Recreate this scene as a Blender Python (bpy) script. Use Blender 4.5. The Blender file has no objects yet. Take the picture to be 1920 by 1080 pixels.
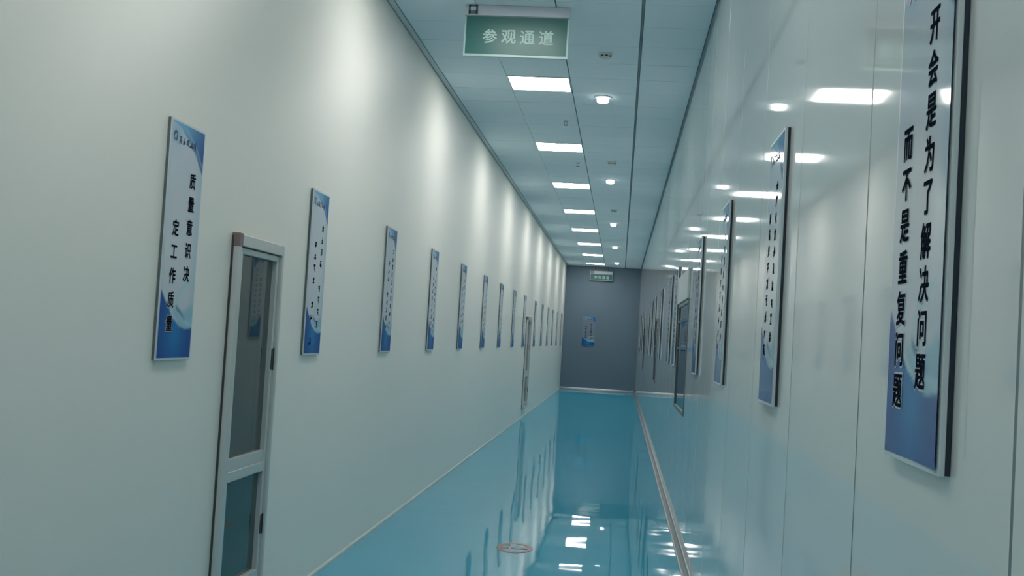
import bpy, bmesh, math, random
from mathutils import Vector, Matrix

# ------------------------------------------------------------------ camera, world, exposure
sc = bpy.context.scene
COL = sc.collection
H_CAM = 1.578                      # eye height above the floor
cam_d = bpy.data.cameras.new('camera')
cam = bpy.data.objects.new('camera', cam_d)
COL.objects.link(cam)
cam_d.sensor_fit = 'HORIZONTAL'
cam_d.sensor_width = 36.0
cam_d.lens = 2173.65 / 1920 * 36.0
cam_d.clip_start = 0.05
cam_d.clip_end = 200
yaw, pitch, roll = 0.0954, 0.0420, 0.0596
fw = Vector((-math.sin(yaw) * math.cos(pitch), math.cos(yaw) * math.cos(pitch), math.sin(pitch)))
rt = Vector((math.cos(yaw), math.sin(yaw), 0))
up = rt.cross(fw)
r2 = math.cos(roll) * rt + math.sin(roll) * up
u2 = -math.sin(roll) * rt + math.cos(roll) * up
cam.matrix_world = Matrix(((r2.x, u2.x, -fw.x, 0), (r2.y, u2.y, -fw.y, 0), (r2.z, u2.z, -fw.z, H_CAM), (0, 0, 0, 1)))
sc.camera = cam

world = bpy.data.worlds.new('world')
sc.world = world
world.use_nodes = True
world.node_tree.nodes['Background'].inputs[0].default_value = (0.5, 0.6, 0.65, 1)
world.node_tree.nodes['Background'].inputs[1].default_value = 0.02

sc.view_settings.view_transform = 'Standard'
sc.view_settings.look = 'None'
sc.view_settings.gamma = 1.0
sc.view_settings.use_curve_mapping = False
sc.view_settings.exposure = 0.0

LIGHT_STRENGTH = 20.5
LIGHT_COLOR = (1.0, 0.982, 0.94)
DOWN_STRENGTH = 5.0

# ------------------------------------------------------------------ dimensions (metres)
XL, XR = -1.857, 0.557             # inner faces of the two long walls
Y0, YE = -7.0, 37.55               # back wall, end wall
CH = H_CAM + 2.429                 # ceiling height

# ------------------------------------------------------------------ materials
def srgb(r, g, b):
    f = lambda c: (c / 255 / 12.92) if c / 255 <= 0.04045 else ((c / 255 + 0.055) / 1.055) ** 2.4
    return (f(r), f(g), f(b), 1.0)

def mat(name, color, rough=0.5, metal=0.0, spec=0.5, coat=0.0, coat_rough=0.05, emit=None, emit_str=0.0, var=0.0, var_scale=4.0, ior=1.5):
    m = bpy.data.materials.new(name)
    m.use_nodes = True
    nt = m.node_tree
    b = nt.nodes['Principled BSDF']
    b.inputs['Base Color'].default_value = color
    b.inputs['Roughness'].default_value = rough
    b.inputs['Metallic'].default_value = metal
    b.inputs['Specular IOR Level'].default_value = spec
    b.inputs['IOR'].default_value = ior
    b.inputs['Coat Weight'].default_value = coat
    b.inputs['Coat Roughness'].default_value = coat_rough
    if emit:
        b.inputs['Emission Color'].default_value = (*emit[:3], 1)
        b.inputs['Emission Strength'].default_value = emit_str
    if var > 0:
        tc = nt.nodes.new('ShaderNodeTexCoord')
        nz = nt.nodes.new('ShaderNodeTexNoise')
        nz.inputs['Scale'].default_value = var_scale
        nz.inputs['Detail'].default_value = 3
        nt.links.new(tc.outputs['Object'], nz.inputs['Vector'])
        mx = nt.nodes.new('ShaderNodeMixRGB')
        mx.inputs[1].default_value = tuple(c * (1 - var) for c in color[:3]) + (1,)
        mx.inputs[2].default_value = tuple(min(1, c * (1 + var)) for c in color[:3]) + (1,)
        nt.links.new(nz.outputs['Fac'], mx.inputs[0])
        nt.links.new(mx.outputs[0], b.inputs['Base Color'])
    return m

def add_bump(m, scale, strength, dist=0.01, detail=2.0, stretch=(1, 1, 1), target='Normal'):
    nt = m.node_tree
    b = nt.nodes['Principled BSDF']
    tc = nt.nodes.new('ShaderNodeTexCoord')
    mp = nt.nodes.new('ShaderNodeMapping')
    mp.inputs['Scale'].default_value = stretch
    nz = nt.nodes.new('ShaderNodeTexNoise')
    nz.inputs['Scale'].default_value = scale
    nz.inputs['Detail'].default_value = detail
    bp = nt.nodes.new('ShaderNodeBump')
    bp.inputs['Strength'].default_value = strength
    bp.inputs['Distance'].default_value = dist
    nt.links.new(tc.outputs['Object'], mp.inputs['Vector'])
    nt.links.new(mp.outputs[0], nz.inputs['Vector'])
    nt.links.new(nz.outputs['Fac'], bp.inputs['Height'])
    nt.links.new(bp.outputs[0], b.inputs[target])
    if target == 'Normal' and b.inputs['Coat Weight'].default_value > 0:
        nt.links.new(bp.outputs[0], b.inputs['Coat Normal'])
    return m

M = {}
M['wall_satin'] = mat('white satin wall panel', srgb(236, 235, 227), rough=0.46, spec=0.45, var=0.01, var_scale=0.8)
nt = M['wall_satin'].node_tree
bsdf = nt.nodes['Principled BSDF']
bsdf.inputs['Anisotropic'].default_value = 0.9
cx = nt.nodes.new('ShaderNodeCombineXYZ')
cx.inputs[2].default_value = 1.0
nt.links.new(cx.outputs[0], bsdf.inputs['Tangent'])
M['wall_gloss'] = add_bump(mat('white gloss wall panel', srgb(222, 228, 226), rough=0.045, spec=0.5), 1.3, 0.12, 0.004, 1.0, (1, 1, 0.35))
M['seam'] = mat('panel seam shadow gap', srgb(118, 128, 132), rough=0.4)
M['wall_end'] = mat('grey end wall panel', srgb(110, 130, 146), rough=0.35, spec=0.4, var=0.02, var_scale=1.2)
def epoxy():
    m = bpy.data.materials.new('blue green epoxy floor')
    m.use_nodes = True
    nt = m.node_tree
    for n in list(nt.nodes):
        if n.type == 'BSDF_PRINCIPLED': nt.nodes.remove(n)
    N = nt.nodes.new
    tc, nz, mx = N('ShaderNodeTexCoord'), N('ShaderNodeTexNoise'), N('ShaderNodeMixRGB')
    nz.inputs['Scale'].default_value = 0.7
    c = srgb(60, 176, 208)
    mx.inputs[1].default_value = tuple(q * .97 for q in c[:3]) + (1,)
    mx.inputs[2].default_value = tuple(q * 1.03 for q in c[:3]) + (1,)
    df, gl, fr, mn, ms = N('ShaderNodeBsdfDiffuse'), N('ShaderNodeBsdfGlossy'), N('ShaderNodeFresnel'), N('ShaderNodeMath'), N('ShaderNodeMixShader')
    fr.inputs['IOR'].default_value = 1.48
    mn.operation = 'MINIMUM'; mn.inputs[1].default_value = 0.5
    gl.inputs['Roughness'].default_value = 0.02
    gl.inputs['Color'].default_value = (1, 1, 1, 1)
    Lk = nt.links.new
    Lk(tc.outputs['Object'], nz.inputs['Vector']); Lk(nz.outputs['Fac'], mx.inputs[0]); Lk(mx.outputs[0], df.inputs['Color'])
    Lk(fr.outputs[0], mn.inputs[0]); Lk(mn.outputs[0], ms.inputs[0]); Lk(df.outputs[0], ms.inputs[1]); Lk(gl.outputs[0], ms.inputs[2])
    Lk(ms.outputs[0], nt.nodes['Material Output'].inputs[0])
    return m
M['floor'] = epoxy()
M['tile'] = mat('white mineral ceiling tile', srgb(230, 246, 252), rough=0.75, spec=0.3, var=0.02, var_scale=3)
M['gap'] = mat('dark ceiling joint', srgb(92, 112, 122), rough=0.8)
M['tee'] = mat('grey ceiling rail', srgb(120, 142, 150), rough=0.5)
M['angle'] = mat('pale aluminium edge angle', srgb(205, 218, 222), rough=0.5)
M['alu'] = mat('brushed aluminium', srgb(204, 208, 206), rough=0.35, metal=0.25, var=0.04, var_scale=20)
M['alu_bright'] = mat('bright aluminium skirting', srgb(170, 174, 178), rough=0.22, metal=0.9)
M['cove'] = mat('grey skirting profile', srgb(150, 152, 154), rough=0.3, metal=0.35)
M['cove_dark'] = mat('dark skirting groove', srgb(80, 92, 98), rough=0.5)
M['white_bead'] = mat('pale sealant bead', srgb(190, 206, 202), rough=0.5)
M['brown_cap'] = mat('brown corner cap', srgb(128, 112, 108), rough=0.5)
M['dark_edge'] = mat('dark rubber seal', srgb(62, 62, 62), rough=0.6)
M['hinge'] = mat('black hinge', srgb(40, 48, 52), rough=0.45)
M['glass_dark'] = mat('dark tinted glass', srgb(44, 62, 66), rough=0.02, spec=0.5)
M['glass_green'] = mat('dark green tinted glass', srgb(30, 66, 70), rough=0.05, spec=0.4)
M['win_frame'] = mat('grey window frame', srgb(96, 108, 114), rough=0.35, metal=0.4)
M['win_glass'] = mat('dark window glass', srgb(48, 66, 72), rough=0.02, spec=0.5)
M['white_matte'] = mat('matte white header board', srgb(200, 208, 210), rough=0.8, spec=0.15)
M['lamp'] = mat('lit lamp diffuser', (1, 1, 1, 1), rough=0.6, emit=LIGHT_COLOR, emit_str=LIGHT_STRENGTH)
M['down'] = mat('lit downlight lens', (1, 1, 1, 1), rough=0.6, emit=(1, 1, 1), emit_str=DOWN_STRENGTH)
M['white_plastic'] = mat('white plastic', srgb(214, 220, 220), rough=0.4)
M['dark_plastic'] = mat('dark grey plastic', srgb(60, 72, 80), rough=0.5)
M['steel'] = mat('dull steel', srgb(96, 108, 114), rough=0.35, metal=0.6)
M['sign_green'] = mat('green acrylic sign face', srgb(58, 114, 110), rough=0.3, spec=0.3, var=0.04, var_scale=8)
M['sign_edge'] = mat('pale acrylic edge', srgb(176, 206, 202), rough=0.3)
M['sign_housing'] = mat('grey lilac sign housing', srgb(204, 210, 220), rough=0.35)
M['sign_text'] = mat('pale mint lettering', srgb(182, 216, 208), rough=0.5)
M['icon'] = mat('grey icon print', srgb(104, 122, 132), rough=0.5)
M['board_frame'] = mat('white board edge', srgb(206, 216, 220), rough=0.3)
M['panel_grey'] = mat('grey board edge', srgb(122, 138, 154), rough=0.35)
M['board_core'] = mat('dark board backing', srgb(34, 48, 62), rough=0.5)
M['board_grey'] = mat('grey board backing', srgb(100, 112, 116), rough=0.5)
M['ink'] = mat('dark ink lettering', srgb(26, 32, 44), rough=0.6, spec=0.0)
M['ink_navy'] = mat('navy logo ink', srgb(38, 74, 122), rough=0.35)
M['halo'] = mat('white lettering outline', srgb(206, 216, 224), rough=0.35)
M['red_ring'] = mat('faded red floor paint', srgb(150, 110, 104), rough=0.25)
M['pale_ring'] = mat('pale scuffed floor paint', srgb(196, 176, 166), rough=0.25)

def print_material(name, rough, spec):
    m = mat(name, (1, 1, 1, 1), rough=rough, spec=spec)
    nt = m.node_tree
    a = nt.nodes.new('ShaderNodeVertexColor')
    a.layer_name = 'print'
    nt.links.new(a.outputs['Color'], nt.nodes['Principled BSDF'].inputs['Base Color'])
    return m
M['print'] = print_material('printed gloss slogan sheet', 0.06, 0.15)
M['print_matte'] = print_material('printed matte slogan sheet', 0.5, 0.25)

# ------------------------------------------------------------------ mesh helpers
class MB:
    """collects shapes; build() links them as one mesh object"""
    def __init__(self):
        self.v, self.f, self.mi = [], [], []
    def add(self, verts, faces, mi=0):
        o = len(self.v)
        self.v += [tuple(p) for p in verts]
        self.f += [tuple(i + o for i in f) for f in faces]
        self.mi += [mi] * len(faces)
        return self
    def box(self, x0, x1, y0, y1, z0, z1, mi=0):
        return self.add([(x0, y0, z0), (x1, y0, z0), (x1, y1, z0), (x0, y1, z0), (x0, y0, z1), (x1, y0, z1), (x1, y1, z1), (x0, y1, z1)],
                        [(0, 3, 2, 1), (4, 5, 6, 7), (0, 1, 5, 4), (1, 2, 6, 5), (2, 3, 7, 6), (3, 0, 4, 7)], mi)
    def prism(self, prof, axis, a, b, mi=0):
        """profile of 2-D points (counter-clockwise) swept along an axis"""
        n = len(prof)
        def P(p, t):
            return (t, p[0], p[1]) if axis == 'x' else (p[0], t, p[1]) if axis == 'y' else (p[0], p[1], t)
        vs = [P(p, a) for p in prof] + [P(p, b) for p in prof]
        fs = [(i, (i + 1) % n, n + (i + 1) % n, n + i) for i in range(n)] + [tuple(range(n))[::-1], tuple(range(n, 2 * n))]
        return self.add(vs, fs, mi)
    def lathe(self, prof, seg=28, mi=0, sx=1, sy=1):
        """(radius, z) profile turned round the z axis"""
        vs, fs = [], []
        for r, z in prof:
            for k in range(seg):
                t = 2 * math.pi * k / seg
                vs.append((r * math.cos(t) * sx, r * math.sin(t) * sy, z))
        for j in range(len(prof) - 1):
            for k in range(seg):
                fs.append((j * seg + k, j * seg + (k + 1) % seg, (j + 1) * seg + (k + 1) % seg, (j + 1) * seg + k))
        return self.add(vs, fs, mi)
    def build(self, name, mats, parent=None, bevel=0.0, smooth=False, recalc=True):
        me = bpy.data.meshes.new(name)
        me.from_pydata(self.v, [], self.f)
        if not isinstance(mats, (list, tuple)):
            mats = [mats]
        for m in mats:
            me.materials.append(m)
        for p, i in zip(me.polygons, self.mi):
            p.material_index = i
            p.use_smooth = smooth
        if recalc:
            bm = bmesh.new(); bm.from_mesh(me)
            bmesh.ops.recalc_face_normals(bm, faces=bm.faces)
            bm.to_mesh(me); bm.free()
        me.update()
        o = bpy.data.objects.new(name, me)
        COL.objects.link(o)
        if parent:
            o.parent = parent
        if bevel > 0:
            md = o.modifiers.new('bevel', 'BEVEL')
            md.width = bevel; md.segments = 2; md.limit_method = 'ANGLE'
        return o

def tag(o, label=None, cat=None, group=None, kind=None):
    if label: o['label'] = label
    if cat: o['category'] = cat
    if group: o['group'] = group
    if kind: o['kind'] = kind
    return o

def thing(name, label, cat, loc=(0, 0, 0), rz=0.0, group=None):
    o = bpy.data.objects.new(name, None)
    o.empty_display_size = 0.1
    COL.objects.link(o)
    o.location = loc
    o.rotation_euler = (0, 0, rz)
    return tag(o, label, cat, group)

def copy_tree(o, parent=None):
    c = o.copy()
    COL.objects.link(c)
    c.parent = parent
    for ch in list(o.children):
        copy_tree(ch, c)
    return c

# ------------------------------------------------------------------ room shell
def wall_with_openings(x_in, thick, openings, y0, y1, z0, z1):
    """slab along y with rectangular openings (ya, yb, za, zb); coplanar boxes in one mesh"""
    mb = MB()
    xa, xb = sorted((x_in, x_in + thick))
    y = y0
    for ya, yb, za, zb in sorted(openings):
        mb.box(xa, xb, y, ya, z0, z1)
        if za > z0: mb.box(xa, xb, ya, yb, z0, za)
        if zb < z1: mb.box(xa, xb, ya, yb, zb, z1)
        y = yb
    mb.box(xa, xb, y, y1, z0, z1)
    return mb

DOORS = [(5.34, 6.08), (22.75, 23.75)]
DZ0, DZ1 = 0.16, H_CAM + 0.413
WINS = [(9.78, 11.4), (17.7, 18.7), (26.6, 27.6)]
WZ0, WZ1 = 1.0, H_CAM + 0.405

tag(wall_with_openings(XL, -0.10, [(a, b, DZ0, DZ1) for a, b in DOORS], Y0, YE, 0, CH + .1).build('wall_left', M['wall_satin']), kind='structure')

# right wall: separate gloss panels with a bevelled V joint between them
mb = MB()
PW = 1.07
edges = []
y = 1.69 - PW * 8
while y < YE:
    edges.append(max(y, Y0)); y += PW
edges.append(YE)
edges = sorted(set(edges))
rnd = random.Random(5)
cuts = sorted(set(edges + [e for w in WINS for e in w]))
for a, b in zip(cuts[:-1], cuts[1:]):
    if b - a < 0.02:
        continue
    ga = 0.0035 if any(abs(a - e) < 1e-6 for e in edges) else 0.0
    gb = 0.0035 if any(abs(b - e) < 1e-6 for e in edges) else 0.0
    inwin = any(a >= w[0] - 1e-6 and b <= w[1] + 1e-6 for w in WINS)
    for z0, z1 in (((0, WZ0), (WZ1, CH + .1)) if inwin else ((0, CH + .1),)):
        prof = [(XR + 0.08, a), (XR + 0.08, b), (XR + 0.006, b), (XR, b - gb - 0.004 * (gb > 0)), (XR, a + ga + 0.004 * (ga > 0)), (XR + 0.006, a)]
        mb.prism(prof, 'z', z0, z1, 0)
        if ga:
            mb.box(XR + .0006, XR + .02, a - .0072, a + .0072, z0, z1, 1)
tag(mb.build('wall_right', [M['wall_gloss'], M['seam']]), kind='structure')

tag(MB().box(XL - .1, XR + .1, YE, YE + .1, 0, CH + .1).build('wall_end', M['wall_end']), kind='structure')
tag(MB().box(XL - .1, XR + .1, Y0 - .1, Y0, 0, CH + .1).build('wall_back', M['wall_satin']), kind='structure')
from mathutils import noise
mb = MB()
fx = [XL - .02 + (XR - XL + .04) * i / 60 for i in range(61)]
fy = [Y0 - .05 + (YE - Y0 + .1) * j / 1000 for j in range(1001)]
def ripple(x, y):                  # hand-trowelled epoxy: millimetre-low waves
    return (0.0010 * noise.noise((x * 2.4, y * 0.9, 3.1)) + 0.00042 * noise.noise((x * 1.3 + 9, y * 2.3, 7.7))
            + 0.00058 * noise.noise((x * 1.6, y * 4.6, 5.5)))
mb.add([(x, y, ripple(x, y) - .0006) for y in fy for x in fx],
       [(j * 61 + i, j * 61 + i + 1, (j + 1) * 61 + i + 1, (j + 1) * 61 + i) for j in range(1000) for i in range(60)])
fl = tag(mb.build('floor', M['floor'], smooth=True, recalc=False), kind='structure')
MD = fl.modifiers.new('thickness', 'SOLIDIFY'); MD.thickness = 0.1; MD.offset = -1

# ceiling: recessed dark slab, tiles 600 mm with fine joints
LX0, LX1 = -1.19, -0.60            # the row of light panels
LIGHT_Y = [10.955 + 3.6 * k for k in range(-5, 8)]
mb = MB()
mb.box(XL - .1, XR + .1, Y0, YE + .1, CH + 0.012, CH + .11, 1)
cols = [(-1.793, -1.19), (-1.19, -0.60), (-0.60, 0.035), (0.035, 0.540)]
yj = [10.955 - 0.3 - 0.6 * k for k in range(0, 31)][::-1] + [10.955 + 0.3 + 0.6 * k for k in range(0, 50)]
yj = sorted({round(v, 4) for v in yj if Y0 < v < YE})
ys = [Y0] + yj + [YE]
for ci, (xa, xb) in enumerate(cols):
    gl = 0.004 if ci else 0.0
    for a, b in zip(ys[:-1], ys[1:]):
        if b - a < .05: continue
        if ci == 1 and any(abs((a + b) / 2 - ly) < 0.1 for ly in LIGHT_Y):
            continue
        ga = 0.0035
        xa2 = xa + (0.005 if ci in (2,) else 0.002 if ci == 1 else 0.012 if ci == 3 else 0.0)
        xb2 = xb - (0.005 if ci == 1 else 0.002 if ci == 0 else 0.012 if ci == 2 else 0.0)
        dz = rnd.uniform(0, 0.0012)
        mb.box(xa2, xb2, a + ga, b - ga, CH + dz, CH + 0.014, 0)
tag(mb.build('ceiling', [M['tile'], M['gap']]), kind='structure')
mb = MB()
mb.box(XL + .010, -1.802, Y0, YE, CH - 0.002, CH + 0.012)
tag(mb.build('trim_1', M['angle']), kind='structure')
mb = MB()
mb.box(0.545, XR, Y0, YE, CH - 0.012, CH + 0.012)
tag(mb.build('trim_2', M['tee']), kind='structure')
mb = MB()
mb.box(0.028, 0.042, Y0, YE, CH - 0.003, CH + 0.012)
tag(mb.build('trim_3', M['tee']), kind='structure')

# skirtings
mb = MB()
prof2 = [(XR, 0.0), (XR - 0.048, 0.0), (XR - 0.048, 0.008), (XR - 0.036, 0.011), (XR - 0.032, 0.008), (XR - 0.026, 0.009), (XR - 0.012, 0.020), (XR - 0.007, 0.045), (XR, 0.048)]
mb.prism(prof2, 'y', Y0, YE)
tag(mb.build('baseboard_right', M['cove']), kind='structure')
mb = MB()
mb.prism([(XL, 0), (XL + 0.016, 0), (XL + 0.012, 0.012), (XL, 0.02)], 'y', Y0, YE)
tag(mb.build('baseboard_left', M['white_bead']), kind='structure')
mb = MB()
mb.prism([(YE, 0), (YE, 0.075), (YE - 0.006, 0.075), (YE - 0.012, 0.05), (YE - 0.03, 0.012), (YE - 0.05, 0.006), (YE - 0.05, 0)], 'x', XL + .016, XR - .048)
tag(mb.build('baseboard_end', M['alu_bright']), kind='structure')

# ------------------------------------------------------------------ doors (aluminium, two panes)
def glass_door(n, ya, yb):
    fx = XL + 0.038                # front of the frame
    root = bpy.data.objects.new('door_%d' % n, None)
    COL.objects.link(root)
    root.location = (XL, ya, DZ0)
    tag(root, kind='structure')
    L = lambda mb: mb
    W, Ht = yb - ya, DZ1 - DZ0
    zr0, zr1 = 0.795 - DZ0, 0.905 - DZ0
    d = 0.038
    j = 0.045
    m = MB()
    m.box(-0.08, d, 0, j, 0, Ht).box(-0.08, d, W - j * .7, W, 0, Ht).box(-0.08, d, j, W - j * .7, Ht - 0.055, Ht).box(-0.08, d, j, W - j * .7, 0, 0.03)
    m.build('door_frame', M['alu'], root, bevel=0.003)
    m = MB()
    s = 0.062
    a, b = j + .004, W - j * .7 - .004
    lx0, lx1 = -0.03, 0.022
    m.box(lx0, lx1, a, a + s, 0.034, Ht - 0.06).box(lx0, lx1, b - s * .55, b, 0.034, Ht - 0.06)
    m.box(lx0, lx1, a + s, b - s * .55, Ht - 0.06 - 0.03, Ht - 0.06).box(lx0, lx1, a + s, b - s * .55, 0.034, 0.12)
    m.box(lx0, lx1, a + s, b - s * .55, zr0, zr0 + 0.05).box(lx0, lx1 - .006, a + s, b - s * .55, zr0 + 0.05, zr1)
    leaf = m.build('door_leaf', M['alu'], root, bevel=0.003)
    MB().box(-0.012, -0.004, a + s, b - s * .55, zr1, Ht - 0.09).build('upper_pane', M['glass_dark'], leaf)
    MB().box(-0.012, -0.004, a + s, b - s * .55, 0.12, zr0).build('lower_pane', M['glass_green'], leaf)
    m = MB().box(0.0, 0.010, -0.005, -0.0005, 0.0, Ht - 0.01)
    m.build('door_seal', M['dark_edge'], root)
    m = MB().box(0.0, d + 0.003, -0.003, j + .003, Ht - 0.06, Ht + 0.004)
    m.build('corner_cap', M['brown_cap'], root, bevel=0.003)
    for zc, hh in ((1.385, 0.055), (0.515, 0.05)):
        m = MB().box(0.0205, 0.0255, b - 0.032, b - 0.001, zc - hh - DZ0, zc + hh - DZ0)
        m.box(0.0205, 0.029, b - 0.006, b + 0.001, zc - hh * 1.06 - DZ0, zc + hh * 1.06 - DZ0)
        m.build('hinge', M['hinge'], root, bevel=0.002)
    return root
for i, (a, b) in enumerate(DOORS):
    glass_door(i + 1, a, b)

# ------------------------------------------------------------------ windows in the right wall
def window(n, ya, yb):
    root = bpy.data.objects.new('window_%d' % n, None)
    COL.objects.link(root)
    root.location = (XR, ya, WZ0)
    tag(root, kind='structure')
    W, Ht = yb - ya, WZ1 - WZ0
    m = MB()
    t = 0.03
    m.box(-0.006, 0.08, 0, t, 0, Ht).box(-0.006, 0.08, W - t, W, 0, Ht).box(-0.006, 0.08, t, W - t, Ht - t, Ht).box(-0.006, 0.08, t, W - t, 0, t)
    m.build('window_frame', M['win_frame'], root, bevel=0.002)
    MB().box(0.006, 0.012, t, W - t, t, Ht - t).build('pane', M['win_glass'], root)
    for zc in (0.565, 0.815):
        MB().box(-0.004, 0.02, t, W - t, zc - .012, zc + .012).build('glazing_bar', M['dark_plastic'], root)
    if n == 1:
        MB().box(-0.02, -0.001, 0.0, W, Ht + 0.004, Ht + 0.26).build('header_board', M['white_matte'], root, bevel=0.002)
for i, (a, b) in enumerate(WINS):
    window(i + 1, a, b)

# ------------------------------------------------------------------ writing
def glyph_mesh(text, size, offset=0.0, depth=0.0015):
    """one character as mesh data, centred, in the x/z plane facing -y"""
    cu = bpy.data.curves.new('glyph', 'FONT')
    cu.body = text
    cu.size = size
    cu.offset = offset
    cu.extrude = depth / 2
    cu.resolution_u = 3
    o = bpy.data.objects.new('glyph', cu)
    COL.objects.link(o)
    bpy.context.view_layer.update()
    me = o.to_mesh()
    vs = [(v.co.x, v.co.z * -1, v.co.y) for v in me.vertices]
    fs = [tuple(p.vertices) for p in me.polygons]
    o.to_mesh_clear()
    bpy.data.objects.remove(o)
    bpy.data.curves.remove(cu)
    if vs:
        cx = (min(v[0] for v in vs) + max(v[0] for v in vs)) / 2
        cz = (min(v[2] for v in vs) + max(v[2] for v in vs)) / 2
        vs = [(v[0] - cx, v[1], v[2] - cz) for v in vs]
    return vs, fs

def put_glyph(mb, ch, x, z, y, size, offset, sx=1.0, sz=1.0):
    vs, fs = glyph_mesh(ch, size, offset)
    mb.add([(x + v[0] * sx, y + v[1], z + v[2] * sz) for v in vs], fs)

def bold_glyph(mb, ch, x, z, y, size, w):
    vs, fs = glyph_mesh(ch, size, 0.0, 0.0003)
    k = 8
    for i in range(k + 1):
        a = 2 * math.pi * i / k
        dx, dz = (w * math.cos(a), w * math.sin(a)) if i < k else (0, 0)
        mb.add([(x + v[0] + dx, y + v[1] - i * 0.00002, z + v[2] + dz) for v in vs], fs)

def stroke_mark(mb, x, z, y, size, rnd):
    """an unreadable character: a few brush strokes in a square cell"""
    s = size / 2
    t = size * 0.055
    def bar(x0, z0, x1, z1, w=t):
        dx, dz = x1 - x0, z1 - z0
        L = math.hypot(dx, dz); nx, nz = -dz / L * w, dx / L * w
        p = [(x + x0 + nx, z + z0 + nz), (x + x0 - nx, z + z0 - nz), (x + x1 - nx, z + z1 - nz), (x + x1 + nx, z + z1 + nz)]
        mb.add([(a, y, b) for a, b in p] + [(a, y - .001, b) for a, b in p], [(0, 1, 2, 3), (4, 5, 6, 7), (0, 1, 5, 4), (1, 2, 6, 5), (2, 3, 7, 6), (3, 0, 4, 7)])
    for k in range(rnd.choice((2, 3, 3, 4))):
        zz = rnd.uniform(-.8, .9) * s
        a = rnd.uniform(.55, 1) * s
        bar(-a, zz, a * rnd.uniform(.7, 1), zz + .04 * s)
    for k in range(rnd.choice((1, 2, 2))):
        xx = rnd.uniform(-.7, .7) * s
        bar(xx, s * rnd.uniform(.4, 1), xx + rnd.uniform(-.15, .15) * s, -s * rnd.uniform(.4, 1))
    bar(-.1 * s, 0, rnd.choice((-1, 1)) * .8 * s, -.9 * s)

# ------------------------------------------------------------------ slogan boards
def lerp(a, b, t):
    t = max(0.0, min(1.0, t))
    return tuple(x + (y - x) * t for x, y in zip(a, b))
def sstep(a, b, t):
    t = max(0.0, min(1.0, (t - a) / (b - a)))
    return t * t * (3 - 2 * t)
def interp(pts, u):
    for (a, va), (b, vb) in zip(pts[:-1], pts[1:]):
        if u <= b:
            t = (u - a) / (b - a)
            t = t * t * (3 - 2 * t) * .5 + t * .5
            return va + (vb - va) * t
    return pts[-1][1]
def print_color(u, v, ground=None):
    """ink colour of the printed sheet; u from left to right, v from foot to top"""
    c = lerp(srgb(190, 204, 216)[:3], srgb(212, 218, 224)[:3], 1 - abs(v - .5) * 1.4)
    c = lerp(c, srgb(168, 196, 214)[:3], sstep(.75, 1.0, u) * .5)
    if ground:
        c = ground
    # top: blue sweep falling from the upper left to the right edge
    vb = interp([(0, .995), (.2, .985), (.45, .955), (.7, .91), (1, .825)], u)
    k = sstep(vb - .004, vb + .004, v)
    blue = lerp(srgb(110, 174, 208)[:3], srgb(26, 88, 158)[:3], sstep(.15, .95, u * .75 + (1 - v) * 1.4))
    c = lerp(c, blue, k)
    band = math.exp(-((v - vb - .022) / .010) ** 2) * sstep(.2, .5, u)
    c = lerp(c, srgb(150, 196, 220)[:3], band * .55)
    line = math.exp(-((v - vb + .003) / .006) ** 2) * sstep(.25, .6, u)
    c = lerp(c, srgb(40, 78, 130)[:3], line * .8)
    glow = math.exp(-((u - .16) / .16) ** 2 - ((v - .955) / .05) ** 2)
    c = lerp(c, srgb(132, 184, 212)[:3], glow * .7)
    # foot: pale crescent, then deep blue sweep from the left edge
    vc = interp([(0, .30), (.3, .235), (.6, .20), (1, .235)], u)
    kc = sstep(vc + .015, vc - .02, v) * sstep(.2, .5, u)
    c = lerp(c, srgb(140, 190, 208)[:3], kc * .8)
    arc = math.hypot((u - 1.05) / .55, (v - .24) / .095)
    c = lerp(c, srgb(176, 212, 222)[:3], math.exp(-((arc - 1) / .10) ** 2) * sstep(.35, .6, u) * .7)
    vd = interp([(0, .285), (.18, .235), (.42, .165), (.62, .135), (.8, .125), (1, .13)], u)
    kd = sstep(vd + .006, vd - .006, v)
    deep = lerp(srgb(14, 80, 154)[:3], srgb(18, 124, 186)[:3], math.exp(-((u - .48) / .26) ** 2))
    deep = lerp(deep, srgb(14, 78, 156)[:3], sstep(.10, .0, v) * .45)
    c = lerp(c, deep, kd)
    streak = math.exp(-((v - interp([(0, .30), (.3, .262), (.55, .205), (.75, .17), (1, .16)], u)) / .010) ** 2) * sstep(.42, .5, u) * sstep(.85, .6, u)
    c = lerp(c, srgb(46, 104, 150)[:3], streak * .85)
    rim = math.exp(-((v - vd - .008) / .006) ** 2) * sstep(.05, .15, u) * sstep(.6, .45, u)
    c = lerp(c, srgb(206, 220, 230)[:3], rim * .7)
    return c

_sheets = {}
def sheet_mesh(W, Hh, y, ground=None, bow=0.0):
    # bow: the sheet lifts slightly off its panel towards the right edge
    key = (W, Hh, ground, bow)
    if key in _sheets:
        return _sheets[key]
    nu, nv = 44, 150
    me = bpy.data.meshes.new('printed_sheet')
    b = 0.010
    vs = [(b + (W - 2 * b) * i / nu, y - bow * max(0.0, (W - 2 * b) * (i / nu - .5)) ** 2, b + (Hh - 2 * b) * j / nv) for j in range(nv + 1) for i in range(nu + 1)]
    fs = [(j * (nu + 1) + i, j * (nu + 1) + i + 1, (j + 1) * (nu + 1) + i + 1, (j + 1) * (nu + 1) + i) for j in range(nv) for i in range(nu)]
    me.from_pydata(vs, [], fs)
    for p in me.polygons:
        p.use_smooth = True
    ca = me.color_attributes.new('print', 'FLOAT_COLOR', 'POINT')
    for j in range(nv + 1):
        for i in range(nu + 1):
            ca.data[j * (nu + 1) + i].color = (*print_color(i / nu, j / nv, ground), 1)
    me.materials.append(M['print' if W == RW else 'print_matte'])
    _sheets[key] = me
    return me

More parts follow.
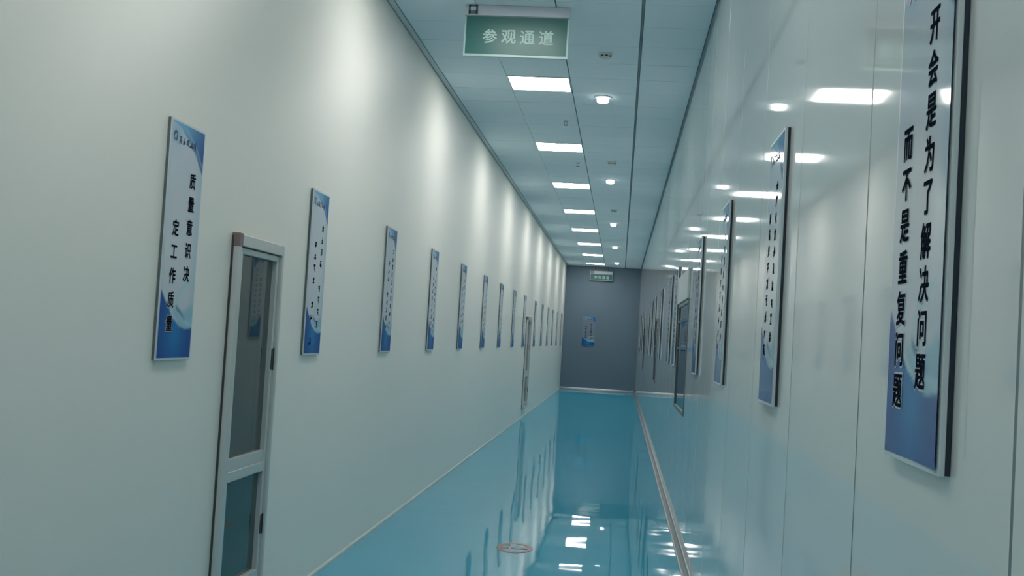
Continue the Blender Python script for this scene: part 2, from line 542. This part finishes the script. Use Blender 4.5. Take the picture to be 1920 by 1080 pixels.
def slogan_board(label, loc, rz, W, Hh, columns, group, seed=0, depth=0.024, size=0.07, back='board_core', pt=0.010, tint=None, bow=0.0):
    """columns: list of (x, top z, pitch, text); '?' stands for a mark too blurred to read, ' ' for a gap"""
    t = thing('slogan_board', label, 'sign', loc, rz, group)
    f = -depth                      # front face; back of the board lies at y = 0 (the wall)
    m = MB().box(0.002, W - .002, f + pt, -0.001, 0.002, Hh - .002)
    m.build('backing', M[back], t)
    m = MB().box(0, W, f, f + pt, 0, Hh)
    m.build('panel', M['panel_grey' if tint else 'board_frame'], t, bevel=0.0015)
    sh = bpy.data.objects.new('printed_sheet', sheet_mesh(W, Hh, f - 0.0006, tint, bow))
    COL.objects.link(sh)
    sh.parent = t
    rnd = random.Random(seed)
    ink, halo = MB(), MB()
    for x, zt, pitch, text in columns:
        for i, ch in enumerate(text):
            z = zt - i * pitch
            if ch == ' ':
                continue
            if ch == '?':
                stroke_mark(ink, x, z, f - 0.0012, size * .8, rnd)
            else:
                bold_glyph(ink, ch, x, z, f - 0.0022, size, size * .020)
                if z < Hh * .34:
                    bold_glyph(halo, ch, x, z, f - 0.0012, size, size * .075)
    ink.build('lettering', M['ink'], t)
    if halo.v:
        tag(halo.build('lettering_outline', M['halo'], t), 'white outline round the lowest characters')
    # small emblem: a curl and a short line of marks
    m = MB()
    cx, cz = W * .13, Hh * .925
    for a0, a1, R0 in ((20, 230, .020), (200, 420, .011)):
        n = 10
        vs, fs = [], []
        for k in range(n + 1):
            a = math.radians(a0 + (a1 - a0) * k / n)
            w = .006 * math.sin(math.pi * (k + .4) / (n + .8)) + .0012
            for q in (R0 - w, R0 + w):
                vs.append((cx + q * math.cos(a), f - .0014, cz + q * math.sin(a)))
        for k in range(n):
            fs.append((2 * k, 2 * k + 1, 2 * k + 3, 2 * k + 2))
        m.add(vs, fs)
    for k in range(5):
        stroke_mark(m, W * (.27 + .105 * k), Hh * .920, f - 0.0008, 0.034, rnd)
    m.build('emblem', M['ink_navy'], t)
    return t

LW, LH = 0.377, 0.985
RW, RH = 0.402, 0.985
left_y = [4.481, 6.650, 8.855, 11.03, 13.15, 15.36, 17.52, 19.73, 21.95, 24.80, 27.02, 29.22, 31.35, 33.55, 35.85]
place = ['left of the near glass door, with large characters',
         'just right of the near glass door',
         'third along the left wall from the camera',
         'fourth along the left wall from the camera',
         'fifth along the left wall from the camera',
         'sixth along the left wall from the camera',
         'seventh along the left wall from the camera',
         'second before the far glass door',
         'directly before the far glass door',
         'first past the far glass door',
         'second past the far glass door',
         'third past the far glass door',
         'fourth past the far glass door',
         'last but one before the end wall',
         'last on the left wall, at the end wall']
zb = H_CAM - 0.180
ltext = ['质量意识决|定工作质量', '???? ????|???? ?? ?', '??????????|??? ?????', '??????????|?????????', '????????|????????']
for i, y in enumerate(left_y):
    tx = ltext[i] if i < len(ltext) else ltext[2 + i % 3]
    a, b = tx.split('|')
    if i == 0:
        cols_ = [(.262, .755, .098, a), (.112, .545, .0985, b)]
        sz = .070
    elif i == 1:
        cols_ = [(.262, .77, .073, a), (.125, .665, .073, b)]
        sz = .056
    else:
        p = .62 / len(a)
        cols_ = [(.262, .80, p, a), (.125, .70, p, b)]
        sz = .052
    slogan_board('slogan board on left wall, ' + place[i], (XL, y, zb), math.pi / 2, LW, LH, cols_, 'slogan boards along the left wall', i, 0.017, sz, 'board_grey', 0.005)

right_y = [1.992, 4.115, 6.20, 8.28, 11.6, 13.05, 16.2, 18.95, 20.95, 23.0, 28.0, 30.1, 32.2]
rplace = ['nearest, large dark characters, cut by frame top',
          'second from the camera, upright and reflecting the ceiling lights',
          'third from the camera',
          'fourth from the camera, just before the near window',
          'first past the near window',
          'second past the near window',
          'third past the near window',
          'first past the middle window',
          'second past the middle window',
          'third past the middle window',
          'first past the farthest window',
          'second past the farthest window',
          'last before the end wall']
zr = H_CAM - 0.190
for i, y in enumerate(right_y):
    if i == 0:
        cols_ = [(.260, .799, .0785, '开会是为了解决问题'), (.098, .608, .0795, '而不是重复问题')]
        sz = .070
    else:
        n = (11, 10, 9, 11)[i % 4]
        p = .615 / n
        cols_ = [(.27, .80, p, '?' * n), (.112, .69, p, '?' * (n - 1))]
        sz = .054
    slogan_board('slogan board on right wall, ' + rplace[i], (XR, y + RW, zr), -math.pi / 2, RW, RH, cols_, 'slogan boards along the right wall', 40 + i, 0.020, sz, bow=0.11 if i == 0 else 0.0)

slogan_board('lone slogan board on the dark end wall, facing down the corridor', (-1.236, YE, H_CAM - .145), 0.0, 0.415, 0.94,
             [(.285, .70, .072, '???????'), (.12, .62, .072, '??????')], None, 77, 0.02, .078, 'board_grey', 0.005, srgb(122, 138, 154)[:3])

# ------------------------------------------------------------------ hanging green signs
def passage_sign(label, x0, y, z_top, W, drop, hh, gh):
    """grey housing on top, green acrylic panel below, reading 参观通道"""
    t = thing('hanging_sign', label, 'sign', (x0, y, z_top), 0.0, 'green passage signs')
    m = MB().box(0, W, -0.03, 0.05, -hh, 0)
    house = m.build('housing', M['sign_housing'], t, bevel=0.004)
    if drop > 0:
        for xx in (.15, W - .15):
            MB().box(xx - .01, xx + .01, 0.0, 0.02, 0, drop).build('hanger', M['steel'], t)
    # icon on the housing: square ring with a light centre and a bar below
    q = hh * .44
    cx, cz = 0.062, -hh * .46
    m = MB()
    yy0, yy1 = -0.0325, -0.0295
    w = q * .42
    m.box(cx - q, cx + q, yy0, yy1, cz + q - w, cz + q).box(cx - q, cx + q, yy0, yy1, cz - q * .25 - w * .8, cz - q * .25)
    m.box(cx - q, cx - q + w, yy0, yy1, cz - q, cz + q).box(cx + q - w, cx + q, yy0, yy1, cz - q, cz + q)
    m.box(cx - q, cx + q, yy0, yy1, cz - q, cz - q + w * .7)
    m.build('icon', M['icon'], house)
    m = MB().box(0, W, -0.010, 0.012, -hh - gh, -hh)
    m.build('panel', M['sign_edge'], t, bevel=0.002)
    e = 0.014
    fc = MB().box(e, W - e, -0.0125, -0.0095, -hh - gh + e * 1.3, -hh - .004).build('green_face', M['sign_green'], t)
    m = MB()
    for i, ch in enumerate('参观通道'):
        bold_glyph(m, ch, W * (.25 + .179 * i), -hh - gh * .50, -0.0138, W * .145, W * .0026)
    m.build('lettering', M['sign_text'], fc)
    return t
passage_sign('near green hanging sign with four pale characters, under the ceiling', -1.272, 8.41, CH, 0.775, 0.0, 0.078, 0.300)
passage_sign('far small green sign with four pale characters, by the end wall', -1.075, YE - 0.12, CH - .145, 0.72, 0.145, 0.10, 0.205)

# ------------------------------------------------------------------ ceiling fixtures
def light_panel():
    t = thing('ceiling_light', '', 'light')
    s = 0.293
    m = MB()
    fr = 0.012
    m.box(-s, s, -s, -s + fr, -0.006, 0.010).box(-s, s, s - fr, s, -0.006, 0.010).box(-s, -s + fr, -s + fr, s - fr, -0.006, 0.010).box(s - fr, s, -s + fr, s - fr, -0.006, 0.010)
    m.build('frame', M['white_plastic'], t)
    MB().box(-s + fr, s - fr, -s + fr, s - fr, -0.002, 0.008).build('diffuser', M['lamp'], t)
    return t
names = {4: 'lit square ceiling panel nearest in view, just beyond the green hanging sign',
         5: 'second lit ceiling panel beyond the green hanging sign',
         6: 'third lit ceiling panel beyond the green hanging sign',
         7: 'fourth lit ceiling panel beyond the green hanging sign',
         8: 'fifth lit ceiling panel beyond the green hanging sign',
         9: 'sixth lit ceiling panel beyond the green hanging sign',
         10: 'seventh lit ceiling panel, last but one before the end wall',
         11: 'farthest lit ceiling panel, close to the end wall'}
proto = light_panel()
li = [y for y in LIGHT_Y if Y0 + .5 < y < YE - .4]
base = li.index(min(li, key=lambda v: abs(v - 10.955)))
behind = {-1: 'lit ceiling panel overhead just before the green hanging sign', -2: 'lit ceiling panel second before the green hanging sign',
          -3: 'lit ceiling panel directly above the viewer', -4: 'lit ceiling panel behind the viewer', -5: 'lit ceiling panel farthest behind the viewer'}
for i, y in enumerate(li):
    o = proto if i == 0 else copy_tree(proto)
    o.location = (-0.8955, y, CH)
    k = i - base
    o['label'] = names[k + 4] if k >= 0 else behind[k]
    o['group'] = 'row of square ceiling light panels'

def downlight():
    t = thing('downlight', '', 'light')
    MB().lathe([(0.001, 0.0), (0.090, 0.0), (0.090, -0.006), (0.072, -0.012), (0.001, -0.014)], 32).build('base_ring', M['white_plastic'], t, smooth=False)
    MB().lathe([(0.056, -0.012), (0.060, -0.022), (0.058, -0.048), (0.048, -0.058), (0.001, -0.060)], 32).build('lens', M['down'], t, smooth=True)
    return t
dl = ['nearest round downlight, right of the nearest ceiling panel', 'second round downlight along the ceiling', 'third round downlight along the ceiling',
      'fourth round downlight along the ceiling', 'farthest round downlight, near the end wall']
proto = downlight()
for i, (x, y) in enumerate([(-.302, 11.45), (-.277, 17.3), (-.265, 23.6), (-.256, 29.3), (-.23, 35.1)]):
    o = proto if i == 0 else copy_tree(proto)
    o.location = (x, y, CH)
    o['label'] = dl[i] + ', small and white'
    o['group'] = 'surface mounted downlights'

def detector():
    t = thing('smoke_detector', '', 'smoke detector')
    MB().lathe([(0.001, 0.0), (0.062, 0.0), (0.062, -0.012), (0.05, -0.018), (0.05, -0.034), (0.034, -0.046), (0.001, -0.048)], 28).build('body', M['white_plastic'], t)
    m = MB()
    for k in range(8):
        a = k * math.pi / 4 + .2
        c, s = math.cos(a), math.sin(a)
        p = [(0.0505 * c - .011 * s, 0.0505 * s + .011 * c), (0.0505 * c + .011 * s, 0.0505 * s - .011 * c), (0.044 * c + .011 * s, 0.044 * s - .011 * c), (0.044 * c - .011 * s, 0.044 * s + .011 * c)]
        m.prism(p, 'z', -0.033, -0.020)
    m.build('vent_slots', M['dark_plastic'], t)
    return t
proto = detector()
dn = ['nearest dark slotted smoke detector, right of the green hanging sign', 'second smoke detector, between the first two downlights', 'third smoke detector, just before the third downlight']
for i, (x, y) in enumerate([(-.255, 9.70), (-.242, 15.55), (-.243, 21.2)]):
    o = proto if i == 0 else copy_tree(proto)
    o.location = (x, y, CH)
    o['label'] = dn[i]
    o['group'] = 'ceiling smoke detectors'

def sprinkler():
    t = thing('sprinkler', '', 'sprinkler')
    MB().lathe([(0.001, 0), (0.028, 0), (0.026, -0.006), (0.010, -0.010), (0.008, -0.022), (0.001, -0.022)], 20).build('escutcheon', M['white_plastic'], t)
    m = MB()
    m.box(-.016, -.012, -.003, .003, -.05, -.015).box(.012, .016, -.003, .003, -.05, -.015).box(-.016, .016, -.003, .003, -.018, -.014)
    m.box(-.016, .016, -.003, .003, -.054, -.050)
    m.build('yoke', M['steel'], t)
    MB().lathe([(0.001, -0.054), (0.022, -0.054), (0.024, -0.057), (0.001, -0.058)], 20).build('deflector', M['steel'], t)
    return t
proto = sprinkler()
for i, (x, y) in enumerate([(-.732, 12.75), (-.705, 15.75)]):
    o = proto if i == 0 else copy_tree(proto)
    o.location = (x, y, CH)
    o['label'] = ['small steel sprinkler head between the first and second ceiling panels', 'small steel sprinkler head between the second and third ceiling panels'][i]
    o['group'] = 'sprinkler heads'

# ------------------------------------------------------------------ oval mark on the floor
t = thing('floor_marking', 'faded red oval ring marked on the blue floor', 'floor marking', (-0.700, 8.74, 0))
seg = 48
m = MB()
vs, fs = [], []
for k in range(seg):
    a = 2 * math.pi * k / seg
    for q, z in ((0.74, 0.0002), (0.78, 0.002), (0.97, 0.002), (1.0, 0.0002)):
        vs.append((0.135 * q * math.cos(a), 0.21 * q * math.sin(a), z))
for k in range(seg):
    n = (k + 1) % seg
    for j in range(3):
        fs.append((k * 4 + j, k * 4 + j + 1, n * 4 + j + 1, n * 4 + j))
m.add(vs, fs)
m.build('ring', M['red_ring'], t)
m = MB().box(-.125, .125, -.035, .035, 0.0002, 0.0016)
m.build('centre_bar', M['red_ring'], t)
m = MB().box(-.04, -.026, -.15, .15, 0.0004, 0.0024)
tag(m.build('cross_mark', M['pale_ring'], t), 'pale cross stroke')
